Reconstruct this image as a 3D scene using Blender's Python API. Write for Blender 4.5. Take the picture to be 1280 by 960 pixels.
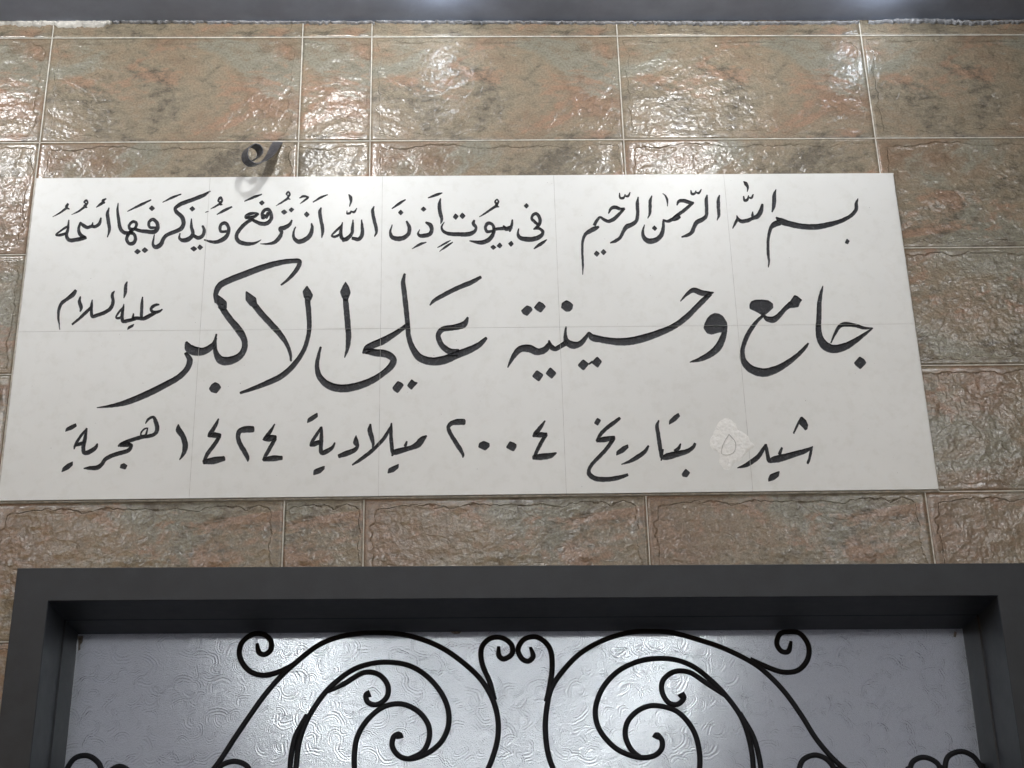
import bpy, bmesh, math, random
from mathutils import Vector, Matrix, noise
from mathutils.geometry import delaunay_2d_cdt
random.seed(7)
R = math.radians
for o in list(bpy.data.objects): bpy.data.objects.remove(o)
scene = bpy.context.scene
C = scene.collection

# ------------------------------------------------------------------ camera
Z0 = 2.884                                   # height of the inscription's lower edge above the ground
CX, CD, CZ, YAW, PIT, ROL, FPX = -0.0256, 3.2627, Z0 - 1.2838, 0.0355, 0.4426, -0.0253, 2049.85
c_, s_ = math.cos(YAW), math.sin(YAW)
FW = Vector((s_*math.cos(PIT), c_*math.cos(PIT), math.sin(PIT)))
RT0 = Vector((c_, -s_, 0)); UP0 = RT0.cross(FW)
RT = math.cos(ROL)*RT0 + math.sin(ROL)*UP0
UP = -math.sin(ROL)*RT0 + math.cos(ROL)*UP0
EYE = Vector((CX, -CD, CZ))
cam = bpy.data.cameras.new('camera'); cam_o = bpy.data.objects.new('camera', cam); C.objects.link(cam_o)
cam.sensor_width = 36; cam.lens = FPX/1280*36; cam.clip_end = 3000; cam.clip_start = .05
m = Matrix((RT, UP, -FW)).transposed().to_4x4(); m.translation = EYE
cam_o.matrix_world = m
scene.camera = cam_o

# ------------------------------------------------------------------ sky, sun, exposure
world = bpy.data.worlds.new('World'); scene.world = world; world.use_nodes = True
nt = world.node_tree; bg = nt.nodes['Background']
sky = nt.nodes.new('ShaderNodeTexSky'); sky.sky_type = 'NISHITA'; sky.sun_disc = False
sky.sun_elevation = R(4); sky.sun_rotation = R(200)
nt.links.new(sky.outputs[0], bg.inputs[0]); bg.inputs[1].default_value = .05
sun = bpy.data.lights.new('sun', 'SUN'); sun.energy = .1; sun.angle = R(10); sun.color = (1, .93, .85)
sun_o = bpy.data.objects.new('sun', sun); C.objects.link(sun_o); sun_o.rotation_euler = (R(86), 0, R(20))
vs = scene.view_settings
vs.view_transform = 'Standard'; vs.look = 'None'; vs.gamma = 1; vs.use_curve_mapping = False
vs.exposure = 0.0
LAMP_NEAR, LAMP_MID, LAMP_FAR, LAMP_IN = 160.0, 84.0, 94.0, 37.0

# ------------------------------------------------------------------ helpers
def wall_pt(px, py, Y=0.0):
    """photo pixel (1280x960) -> point of the plane y = Y"""
    d = FW + RT*((px-640)/FPX) - UP*((py-480)/FPX)
    return EYE + d*((Y - EYE.y)/d.y)

def mesh_obj(name, verts, faces, mat, parent=None, smooth=False):
    me = bpy.data.meshes.new(name); me.from_pydata([tuple(v) for v in verts], [], faces); me.update()
    o = bpy.data.objects.new(name, me); C.objects.link(o)
    if mat: me.materials.append(mat)
    if smooth: me.polygons.foreach_set('use_smooth', [True]*len(me.polygons))
    if parent: o.parent = parent
    return o
def bm_obj(name, bm, mat, parent=None, smooth=False):
    me = bpy.data.meshes.new(name); bm.to_mesh(me); bm.free()
    o = bpy.data.objects.new(name, me); C.objects.link(o); me.materials.append(mat)
    if smooth: me.polygons.foreach_set('use_smooth', [True]*len(me.polygons))
    if parent: o.parent = parent
    return o
def add_box(bm, x0, x1, y0, y1, z0, z1, bev=0):
    r = bmesh.ops.create_cube(bm, size=1)['verts']
    for v in r: v.co = Vector(((x0+x1)/2+v.co.x*(x1-x0), (y0+y1)/2+v.co.y*(y1-y0), (z0+z1)/2+v.co.z*(z1-z0)))
    if bev:
        es = list({e for v in r for e in v.link_edges})
        bmesh.ops.bevel(bm, geom=es, offset=bev, segments=2, affect='EDGES', profile=.5)
def empty(name, label, cat, loc=(0, 0, 0), group=None):
    o = bpy.data.objects.new(name, None); C.objects.link(o); o.location = loc
    o.empty_display_size = .1
    o['label'] = label; o['category'] = cat
    if group: o['group'] = group
    return o
def adopt(o, parent):
    """parent o without moving it"""
    o.parent = parent; o.matrix_parent_inverse = Matrix.Translation(-Vector(parent.location))

class NT:
    def __init__(s, name):
        s.m = bpy.data.materials.new(name); s.m.use_nodes = True; s.t = s.m.node_tree
        s.t.nodes.clear(); s.out = s.n('ShaderNodeOutputMaterial')
    def n(s, typ, **kw):
        x = s.t.nodes.new(typ)
        for k, v in kw.items():
            if k.startswith('i_'):
                key = k[2:]; key = int(key) if key.isdigit() else key.replace('_', ' ')
                s.put(x.inputs[key], v)
            else: setattr(x, k, v)
        return x
    def put(s, sock, v):
        if isinstance(v, bpy.types.NodeSocket): s.t.links.new(v, sock)
        else: sock.default_value = v
    def math(s, op, a, b=0.0, c=None, clamp=False):
        x = s.n('ShaderNodeMath', operation=op, use_clamp=clamp); s.put(x.inputs[0], a); s.put(x.inputs[1], b)
        if c is not None: s.put(x.inputs[2], c)
        return x.outputs[0]
    def vmath(s, op, a, b=(0, 0, 0), out=0, scale=None):
        x = s.n('ShaderNodeVectorMath', operation=op); s.put(x.inputs[0], a)
        if scale is not None: s.put(x.inputs['Scale'], scale)
        else: s.put(x.inputs[1], b)
        return x.outputs[out]
    def noise(s, vec, scale, detail=4, rough=.55, dist=0.0, out='Fac'):
        x = s.n('ShaderNodeTexNoise'); s.put(x.inputs['Vector'], vec)
        x.inputs['Scale'].default_value = scale; x.inputs['Detail'].default_value = detail
        x.inputs['Roughness'].default_value = rough; x.inputs['Distortion'].default_value = dist
        return x.outputs[out]
    def ramp(s, fac, stops, interp='LINEAR'):
        x = s.n('ShaderNodeValToRGB'); r = x.color_ramp; r.interpolation = interp
        while len(r.elements) < len(stops): r.elements.new(.5)
        for e, (p, c) in zip(r.elements, stops):
            e.position = p; e.color = (*c, 1) if len(c) == 3 else c
        s.put(x.inputs[0], fac); return x.outputs[0]
    def mix(s, fac, a, b, blend='MIX'):
        x = s.n('ShaderNodeMix', data_type='RGBA', blend_type=blend)
        s.put(x.inputs[0], fac); s.put(x.inputs[6], a); s.put(x.inputs[7], b); return x.outputs[2]
    def bump(s, h, strength=1.0, dist=.001, normal=None):
        x = s.n('ShaderNodeBump'); x.inputs['Strength'].default_value = strength; x.inputs['Distance'].default_value = dist
        s.put(x.inputs['Height'], h)
        if normal is not None: s.put(x.inputs['Normal'], normal)
        return x.outputs[0]
    def principled(s, **kw):
        x = s.n('ShaderNodeBsdfPrincipled')
        for k, v in kw.items(): s.put(x.inputs[k.replace('_', ' ')], v)
        return x
    def done(s, shader):
        s.t.links.new(shader, s.out.inputs[0]); return s.m
def col(r, g, b): return (r, g, b, 1)

# ------------------------------------------------------------------ materials
def mat_stone():
    k = NT('slate_look_tile')
    uv = k.n('ShaderNodeUVMap', uv_map='UVMap').outputs[0]
    mp = k.n('ShaderNodeMapping'); k.put(mp.inputs[0], uv); mp.inputs['Rotation'].default_value = (0, 0, R(-27)); mp.inputs['Scale'].default_value = (1.0, 1.55, 1)
    v = mp.outputs[0]
    n1 = k.noise(v, 2.6, 5, .56, .9)
    n2 = k.noise(k.vmath('ADD', v, (4.3, 1.9, 0)), 3.3, 6, .58, .9)
    n3 = k.noise(uv, 210, 5, .75)
    n4 = k.noise(v, 34, 7, .70, .4)
    n5 = k.noise(k.vmath('ADD', v, (1.3, 7.9, 0)), 5.5, 6, .6, .7)
    f = k.math('ADD', k.math('MULTIPLY', n1, .74), k.math('MULTIPLY', n4, .26))
    base = k.ramp(f, [(.37, (.165, .140, .106)), (.44, (.255, .212, .152)), (.50, (.272, .208, .142)), (.56, (.232, .160, .104)), (.62, (.268, .166, .104)), (.68, (.29, .170, .105))])
    g = k.math('ADD', k.math('MULTIPLY', n2, .74), k.math('MULTIPLY', n4, .26))
    green = k.ramp(g, [(.50, (0, 0, 0)), (.57, (1, 1, 1))])
    base = k.mix(k.math('MULTIPLY', green, .88), base, col(.246, .236, .190))
    rust = k.ramp(k.math('ADD', k.math('MULTIPLY', n5, .74), k.math('MULTIPLY', n4, .26)), [(.54, (0, 0, 0)), (.60, (1, 1, 1))])
    base = k.mix(k.math('MULTIPLY', rust, .68), base, col(.31, .172, .105))
    dark = k.ramp(n4, [(.30, (.55, .54, .52)), (.46, (.96, .96, .96)), (.72, (1.2, 1.19, 1.16))])
    base = k.mix(.8, base, dark, 'MULTIPLY')
    sp = k.ramp(n3, [(.34, (.6, .6, .6)), (.5, (1, 1, 1)), (.68, (1.36, 1.34, 1.28))])
    base = k.mix(.75, base, sp, 'MULTIPLY')
    hsn = k.n('ShaderNodeHueSaturation'); hsn.inputs['Saturation'].default_value = .84; hsn.inputs['Value'].default_value = .92; k.put(hsn.inputs['Color'], k.mix(1.0, base, col(1.0, .985, .92), 'MULTIPLY')); base = hsn.outputs[0]
    chips = k.noise(uv, 82, 3, .46, .15)
    lay = k.noise(v, 60, 2, .45, .2)
    h = k.math('ADD', chips, k.math('MULTIPLY', lay, .25))
    rim = k.n('ShaderNodeAttribute', attribute_name='rim').outputs['Fac']
    rr = k.math('ADD', rim, k.math('MULTIPLY', k.math('SUBTRACT', k.noise(uv, 60, 4, .6), .5), .010))
    st = k.n('ShaderNodeMapRange'); k.put(st.inputs[0], rr); st.inputs[1].default_value = -.0012; st.inputs[2].default_value = .0012; st.inputs[3].default_value = 1; st.inputs[4].default_value = 0
    inside = k.n('ShaderNodeMapRange'); k.put(inside.inputs[0], rr); inside.inputs[1].default_value = -.004; inside.inputs[2].default_value = .004; inside.inputs[3].default_value = .35; inside.inputs[4].default_value = 1
    h = k.math('MULTIPLY', h, inside.outputs[0])
    ledge = k.ramp(k.noise(v, 7.5, 3, .5, .5), [(.40, (0, 0, 0)), (.412, (.5, .5, .5)), (.55, (.5, .5, .5)), (.562, (1, 1, 1))])
    b = k.bump(k.math('ADD', st.outputs[0], k.math('MULTIPLY', ledge, .35)), 1.0, .0026)
    b = k.bump(h, 1.0, .0025, b)
    rough = k.math('ADD', .115, k.math('MULTIPLY', n4, .22))
    p = k.principled(Base_Color=base, Roughness=rough, Normal=b)
    p.inputs['Specular IOR Level'].default_value = .5
    return k.done(p.outputs[0])

def obj_coord(k): return k.n('ShaderNodeTexCoord').outputs['Object']

def mat_simple(name, color, rough, var=.12, scale=30, bump=.0003, bscale=200, spec=.5, metallic=0):
    k = NT(name); v = obj_coord(k)
    a = k.noise(v, scale, 5, .6)
    lo = tuple(x*(1-var) for x in color); hi = tuple(min(1, x*(1+var)) for x in color)
    base = k.ramp(a, [(.35, lo), (.65, hi)])
    rr = k.math('ADD', rough-.06, k.math('MULTIPLY', k.noise(v, scale*2.3, 3), .12))
    p = k.principled(Base_Color=base, Roughness=rr, Metallic=metallic, Normal=k.bump(k.noise(v, bscale, 3), 1, bump))
    p.inputs['Specular IOR Level'].default_value = spec
    return k.done(p.outputs[0])

def mat_glass():
    k = NT('swirl_pattern_glass'); v = obj_coord(k)
    sep = k.n('ShaderNodeSeparateXYZ'); k.put(sep.inputs[0], v)
    cmb = k.n('ShaderNodeCombineXYZ'); k.put(cmb.inputs[0], sep.outputs[0]); k.put(cmb.inputs[1], sep.outputs[2])
    p0 = cmb.outputs[0]
    hs, fac = [], []
    for i, (sc, fr, off) in enumerate(((17, 1050, (0, 0, 0)), (23, 1250, (3.7, 1.3, 0)), (14, 950, (7.1, 5.2, 0)))):
        w = k.vmath('ADD', p0, off)
        wn = k.n('ShaderNodeTexNoise'); k.put(wn.inputs['Vector'], w); wn.inputs['Scale'].default_value = 17; wn.inputs['Detail'].default_value = 2
        wob = k.vmath('SCALE', k.vmath('SUBTRACT', wn.outputs['Color'], (.5, .5, .5)), scale=.03)
        w2 = k.vmath('ADD', w, wob)
        vo = k.n('ShaderNodeTexVoronoi', voronoi_dimensions='2D', feature='F1'); k.put(vo.inputs['Vector'], w2)
        vo.inputs['Scale'].default_value = sc; vo.inputs['Randomness'].default_value = 1
        loc = k.vmath('SUBTRACT', w2, vo.outputs['Position'])
        r = k.vmath('LENGTH', loc, out=1)
        dn = k.vmath('NORMALIZE', k.vmath('MULTIPLY', k.vmath('SUBTRACT', vo.outputs['Color'], (.5, .5, .5)), (1, 1, 0)))
        dot = k.vmath('DOT_PRODUCT', k.vmath('NORMALIZE', loc), dn, out=1)
        side = k.ramp(dot, [(.15, (0, 0, 0)), (.5, (1, 1, 1))])
        ring = k.math('SINE', k.math('MULTIPLY', r, fr))
        env = k.ramp(k.math('MULTIPLY', r, sc), [(.16, (0, 0, 0)), (.26, (1, 1, 1)), (.42, (1, 1, 1)), (.52, (0, 0, 0))])
        hs.append(k.math('MULTIPLY', k.math('MULTIPLY', ring, env), side))
        fe = k.ramp(k.math('MULTIPLY', r, sc), [(.30, (1, 1, 1)), (.42, (0, 0, 0))])
        tilt = k.vmath('DOT_PRODUCT', loc, dn, out=1)
        fac.append(k.math('MULTIPLY', k.math('MULTIPLY', tilt, sc*3.6), k.math('MULTIPLY', fe, side)))
    h = k.math('MULTIPLY', k.math('ADD', k.math('ADD', hs[0], hs[1]), hs[2]), .55)
    h = k.math('ADD', h, k.math('ADD', fac[0], k.math('ADD', fac[1], fac[2])))
    h = k.math('ADD', h, k.math('MULTIPLY', k.noise(v, 34, 3, .5, .4), 2.6))
    grain = k.noise(v, 520, 3, .7)
    h = k.math('ADD', h, k.math('MULTIPLY', grain, 2.6))
    b = k.bump(h, 1.0, .0019)
    refr = k.n('ShaderNodeBsdfRefraction', i_Color=col(.82, .86, .88), i_Roughness=.42, i_IOR=1.35); k.put(refr.inputs['Normal'], b)
    tr = k.n('ShaderNodeBsdfTranslucent', i_Color=col(.80, .83, .85)); k.put(tr.inputs['Normal'], b)
    gl = k.n('ShaderNodeBsdfGlossy', i_Color=col(1, 1, 1), i_Roughness=.10); k.put(gl.inputs['Normal'], b)
    df = k.n('ShaderNodeBsdfDiffuse', i_Color=col(.40, .41, .43)); k.put(df.inputs['Normal'], b)
    def mx(f, a, c):
        x = k.n('ShaderNodeMixShader'); k.put(x.inputs[0], f); k.put(x.inputs[1], a); k.put(x.inputs[2], c); return x.outputs[0]
    s1 = mx(.50, refr.outputs[0], tr.outputs[0])
    s2 = mx(.12, s1, df.outputs[0])
    fr = k.n('ShaderNodeFresnel'); fr.inputs[0].default_value = 1.5; k.put(fr.inputs['Normal'], b)
    s3 = mx(k.math('ADD', fr.outputs[0], .16), s2, gl.outputs[0])
    return k.done(s3)

def mat_emit(name, color, strength):
    k = NT(name); e = k.n('ShaderNodeEmission'); e.inputs[0].default_value = (*color, 1); e.inputs[1].default_value = strength
    return k.done(e.outputs[0])

M_stone = mat_stone()
M_grout = mat_simple('white_grout', (.62, .59, .53), .85, .2, 60, .0004, 300, .2)
M_white = None
def mat_white_tile():
    k = NT('white_glazed_tile'); v = obj_coord(k)
    a = k.noise(v, 3.0, 4, .6); b = k.noise(v, 40, 4, .65)
    base = k.ramp(a, [(.35, (.725, .732, .72)), (.65, (.77, .78, .77))])
    dirt = k.ramp(b, [(.30, (.93, .925, .91)), (.5, (1, 1, 1))])
    base = k.mix(.7, base, dirt, 'MULTIPLY')
    spk = k.noise(v, 220, 2, .5)
    base = k.mix(k.ramp(spk, [(.785, (0, 0, 0)), (.80, (1, 1, 1))]), base, col(.3, .29, .28))
    h = k.noise(v, 9, 3, .5)
    p = k.principled(Base_Color=base, Roughness=k.math('ADD', .36, k.math('MULTIPLY', a, .12)), Normal=k.bump(h, 1, .0012))
    p.inputs['Specular IOR Level'].default_value = .4
    return k.done(p.outputs[0])
M_white = mat_white_tile()
def mat_ink():
    k = NT('black_letter_paint'); v = obj_coord(k)
    a = k.noise(v, 160, 5, .7); b = k.noise(v, 45, 3, .6)
    base = k.ramp(a, [(.34, (.006, .007, .010)), (.56, (.015, .016, .021)), (.70, (.085, .085, .092))])
    p = k.principled(Base_Color=base, Roughness=k.math('ADD', .24, k.math('MULTIPLY', b, .3)), Normal=k.bump(k.noise(v, 260, 4, .6), 1, .0016))
    p.inputs['Specular IOR Level'].default_value = .32
    return k.done(p.outputs[0])
M_ink = mat_ink()
M_seam_shade = mat_simple('grey_seam_and_ring_shade', (.46, .455, .44), .9, .3, 25, .0002, 300, .2)  # seam grey, also the painted edge shade of the scratched ring
M_plaster = mat_simple('white_plaster_filler', (.88, .88, .865), .8, .06, 120, .0028, 130, .25)
M_mortar = mat_simple('pale_mortar', (.58, .56, .52), .9, .25, 60, .003, 120, .2)
M_frame = mat_simple('dark_grey_frame_paint', (.025, .0285, .0345), .55, .12, 18, .0002, 400, .4)
M_iron = mat_simple('black_wrought_iron', (.011, .012, .016), .62, .2, 60, .0004, 350, .22)
M_hook = mat_simple('dull_grey_metal', (.085, .085, .093), .42, .3, 120, .0008, 300, .5, .4)
M_ceil = mat_simple('blue_grey_ceiling_paint', (.30, .33, .41), .55, .12, 7, .0008, 60, .35)
M_room = mat_simple('lavender_room_plaster', (.74, .732, .785), .8, .05, 6, .0005, 60, .3)
M_floor = mat_simple('beige_paving', (.17, .17, .175), .6, .15, 5, .001, 40, .4)
M_ground = mat_simple('bare_ground', (.20, .18, .15), .9, .25, .6, .004, 12, .2)
M_tape = mat_simple('torn_tape', (.30, .28, .24), .8, .4, 150, .001, 300, .2)
M_lampbody = mat_simple('white_lamp_housing', (.75, .75, .74), .4, .05, 30, .0002, 200, .5)
M_lampglow = mat_emit('lit_lamp_diffuser', (1, .97, .92), 14)
M_glass = mat_glass()

# ------------------------------------------------------------------ ground, porch floor, ceiling
TOP = Z0 + 1.252                               # underside of the porch ceiling
o = mesh_obj('ground', [(-400, -400, -.14), (400, -400, -.14), (400, 400, -.14), (-400, 400, -.14)], [(0, 1, 2, 3)], M_ground); o['kind'] = 'structure'
bm = bmesh.new(); add_box(bm, -4.2, 4.2, -7, 4.6, -.138, 0, .01)
o = bm_obj('floor', bm, M_floor); o['kind'] = 'structure'
bm = bmesh.new(); add_box(bm, -4.2, 4.2, -6.2, -.0005, TOP, TOP+.22)
o = bm_obj('ceiling', bm, M_ceil); o['kind'] = 'structure'

# ------------------------------------------------------------------ tiled wall
wall = empty('tiled_wall', 'brown and grey-green slate look tile wall around the white inscription', 'wall', (0, 0, 0))
XJ = [-4.01, -3.41, -2.809, -2.207, -1.606, -1.005, -.3993, -.2306, .3704, .9729, 1.575, 2.177, 2.78, 3.38, 3.98]
ZT, GZ = Z0 + 1.2055, .3022
OPX0, OPX1, OPZ = -.915, 1.135, Z0 - .185      # door opening in the masonry
bm = bmesh.new()
for (x0, x1, z0, z1) in ((-4.1, OPX0, -.1, TOP+.15), (OPX1, 4.1, -.1, TOP+.15), (OPX0, OPX1, OPZ, TOP+.15)):
    add_box(bm, x0, x1, .007, .26, z0, z1)
bm_obj('masonry', bm, M_grout, wall)
bm = bmesh.new()
def joint(x0, x1, z0, z1):
    for (a, b, c, d) in ((x0, x1, z0, z1),):
        if a < OPX1 and b > OPX0 and c < OPZ:
            if b-a > .5:                          # a horizontal joint running into the opening
                add_box(bm, a, OPX0, -.0006, .0068, c, d); add_box(bm, OPX1, b, -.0006, .0068, c, d); return
            c = OPZ
        if c < d: add_box(bm, a, b, -.0006, .0068, c, d)
gw = .0012
for k in range(14): joint(XJ[0]+.01, XJ[-1]-.01, ZT-k*GZ-gw, ZT-k*GZ+gw)
for x in XJ[1:-1]: joint(x-gw, x+gw, .005, ZT-gw); joint(x-gw, x+gw, ZT+gw, TOP-.0005)
bm_obj('grout', bm, M_grout, wall)

TL, TH, ST = .600, .3005, .0068
NU, NV = int(TL/ST)+1, int(TH/ST)+1
def sstep(a, b, x):
    t = max(0, min(1, (x-a)/(b-a))); return t*t*(3-2*t)
def rim_dist(u, v, seed):
    p = Vector((u, v, seed*9.7))
    return min(u, TL-u, v, TH-v) - (.017 + .012*noise.noise(p*22) + .006*noise.noise(p*70))
def height(u, v, seed):
    """relief of one pressed tile print, metres towards the viewer"""
    p = Vector((u, v, seed*9.7))
    q = Vector((u*.93 + v*.35, (v*.93 - u*.35)*1.9, seed*9.7))
    e = min(u, TL-u, v, TH-v)
    rim = .017 + .012*noise.noise(p*22) + .006*noise.noise(p*70)
    inside = sstep(rim-.0035, rim+.0035, e)
    f = noise.fractal(q*16, .9, 2.1, 5)*.0015
    rdg = (1-abs(noise.noise(q*11)))**3*.0016
    led = (round(3*noise.noise(q*6.3))/3.0)*.0028
    fine = noise.fractal(p*95, .8, 2.0, 3)*.00055
    return (-.0028 + f + rdg + led)*inside + fine*(.25+.75*inside)
GR = {}
for s in range(3):
    GR[s] = [[max(-.0064, min(.0038, height(TL*i/(NU-1), TH*j/(NV-1), s))) for i in range(NU)] for j in range(NV)]
verts, faces, uvs, rims = [], [], [], []
SX0, SX1, SZ0, SZ1 = -.985, .985, Z0+.015, Z0+.785     # hidden behind the inscription
def add_tile(x0, x1, z0, z1, var, rot, u0, v0, step=1):
    gap = .0011
    x0 += gap; x1 -= gap; z0 += gap; z1 -= gap
    nu = max(2, int(round((x1-x0)/ST/step))+1); nv = max(2, int(round((z1-z0)/ST/step))+1)
    g = GR[var]
    idx = {}
    for j in range(-1, nv+1):
        for i in range(-1, nu+1):
            ii = min(max(i, 0), nu-1); jj = min(max(j, 0), nv-1)
            x = x0+(x1-x0)*ii/(nu-1); z = z0+(z1-z0)*jj/(nv-1)
            u = min(TL, u0+(x-x0)); v = min(TH, v0+(z-z0))
            if rot: u, v = TL-u, TH-v
            h = g[min(NV-1, int(v/TH*(NV-1)+.5))][min(NU-1, int(u/TL*(NU-1)+.5))]
            ed = (ii in (0, nu-1)) or (jj in (0, nv-1))
            y = -h + (.0005 if ed else 0)
            if i < 0 or j < 0 or i >= nu or j >= nv: y = .0045
            if i < 0: x -= .0003
            if i >= nu: x += .0003
            if j < 0: z -= .0003
            if j >= nv: z += .0003
            idx[i, j] = len(verts); verts.append((x, y, z)); uvs.append((u+var*3.3, v+var*1.7)); rims.append(rim_dist(u, v, var))
    for j in range(-1, nv):
        for i in range(-1, nu):
            xc = x0+(x1-x0)*(i+.5)/(nu-1); zc = z0+(z1-z0)*(j+.5)/(nv-1)
            if OPX0 < xc < OPX1 and zc < OPZ: continue
            if SX0 < xc < SX1 and SZ0 < zc < SZ1: continue
            faces.append((idx[i, j], idx[i+1, j], idx[i+1, j+1], idx[i, j+1]))
rows = [(ZT, TOP+.002, -1)] + [(ZT-(k+1)*GZ, ZT-k*GZ, k) for k in range(14)]
for (z0, z1, k) in rows:
    for c in range(len(XJ)-1):
        x0, x1 = XJ[c], XJ[c+1]
        near = -1.7 < x0 and x1 < 2.3 and k < 6
        var, rot = {-1: (0, 0), 0: (0, 0), 1: (1, 0), 2: (2, 0), 3: (1, 1), 4: (1, 1), 5: (0, 1)}.get(k, (k % 3, k % 2))
        u0 = 0.0 if x1-x0 > .3 else .42
        if k == 3 and c > 8: var, rot = 2, 1
        if k == 4 and c < 6: var = 1
        add_tile(x0, x1, max(z0, 0), z1, var, rot, u0, 0.0, 1 if near else 4)
o = mesh_obj('tile_cladding', verts, faces, M_stone, wall, True)
at = o.data.attributes.new('rim', 'FLOAT', 'POINT'); at.data.foreach_set('value', rims)
ul = o.data.uv_layers.new(name='UVMap')
for lp in o.data.loops: ul.data[lp.index].uv = uvs[lp.vertex_index]

# mortar left along the top edge of the tiles
def lump_strip(name, pts, mat, parent, seed, dx=.004):
    """pts: (px, y_top, y_bottom) along the wall/ceiling line; a rough ridge of mortar"""
    vs_, fs = [], []
    rnd = random.Random(seed); n = 0; rowsn = 7
    top, bot = [], []
    for a, b in zip(pts, pts[1:]):
        st = max(2, int(abs(b[0]-a[0])/1.6))
        for q in range(st):
            t = q/st
            j = noise.noise(Vector((a[0]+(b[0]-a[0])*t, seed, 0))*.23)*2.2 + rnd.uniform(-.5, .5)
            top.append((a[0]+(b[0]-a[0])*t, a[1]+(b[1]-a[1])*t + j*.5)); bot.append((a[0]+(b[0]-a[0])*t, a[2]+(b[2]-a[2])*t + j))
    for (tp, bt) in zip(top, bot):
        for r in range(rowsn):
            f = r/(rowsn-1)
            P = wall_pt(tp[0], tp[1]+(bt[1]-tp[1])*f)
            P.z = min(P.z, TOP-.0004)
            h = .0015+.006*math.sin(math.pi*f)**.6*(.6+.6*noise.noise(Vector((tp[0]*.3, f*3, seed))))
            vs_.append((P.x, -h-.002 if 0 < r < rowsn-1 else .002, P.z))
    for i in range(len(top)-1):
        for r in range(rowsn-1):
            a = i*rowsn+r; fs.append((a, a+rowsn, a+rowsn+1, a+1))
    return mesh_obj(name, vs_, fs, mat, parent, True)
lump_strip('mortar_smear', [(-30, 21, 30), (5, 21, 31), (45, 22, 33), (62, 22, 31), (75, 23, 35), (100, 23, 34), (120, 24, 35), (142, 25, 29)], M_mortar, wall, 1)
lump_strip('mortar_smear', [(142, 27, 29), (240, 27, 29), (380, 28, 30), (470, 28, 30)], mat_simple('grey_joint_filler', (.30, .30, .31), .8, .3, 60, .002, 100, .3), wall, 3)
lump_strip('mortar_smear', [(470, 27, 29), (700, 28, 30), (900, 28, 31), (1075, 27, 30)], bpy.data.materials['grey_joint_filler'], wall, 4)
lump_strip('mortar_smear', [(1085, 27, 30), (1130, 24, 29), (1170, 24, 29), (1215, 27, 31), (1290, 26, 29)], bpy.data.materials['grey_joint_filler'], wall, 5)

# ------------------------------------------------------------------ the inscription
SY = -.0075                                    # front plane of the white tiles
CR = {'A': (900, 210, 5.818), 'B': (700, 210, 5.818), 'C': (470, 210, 5.818), 'D': (320, 210, 5.818), 'E': (180, 210, 5.818),
      'F': (40, 210, 5.818), 'G': (40, 320, 5.818), 'H': (900, 320, 5.818), 'I': (760, 340, 5.818), 'J': (620, 340, 5.818),
      'K': (380, 320, 4.923), 'L': (280, 310, 4.8), 'M': (120, 310, 4.571), 'N': (870, 500, 7.111), 'O': (720, 500, 7.111),
      'P': (540, 500, 7.111), 'Q': (370, 500, 7.111), 'R': (210, 500, 7.111), 'S': (60, 500, 7.111)}
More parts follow.
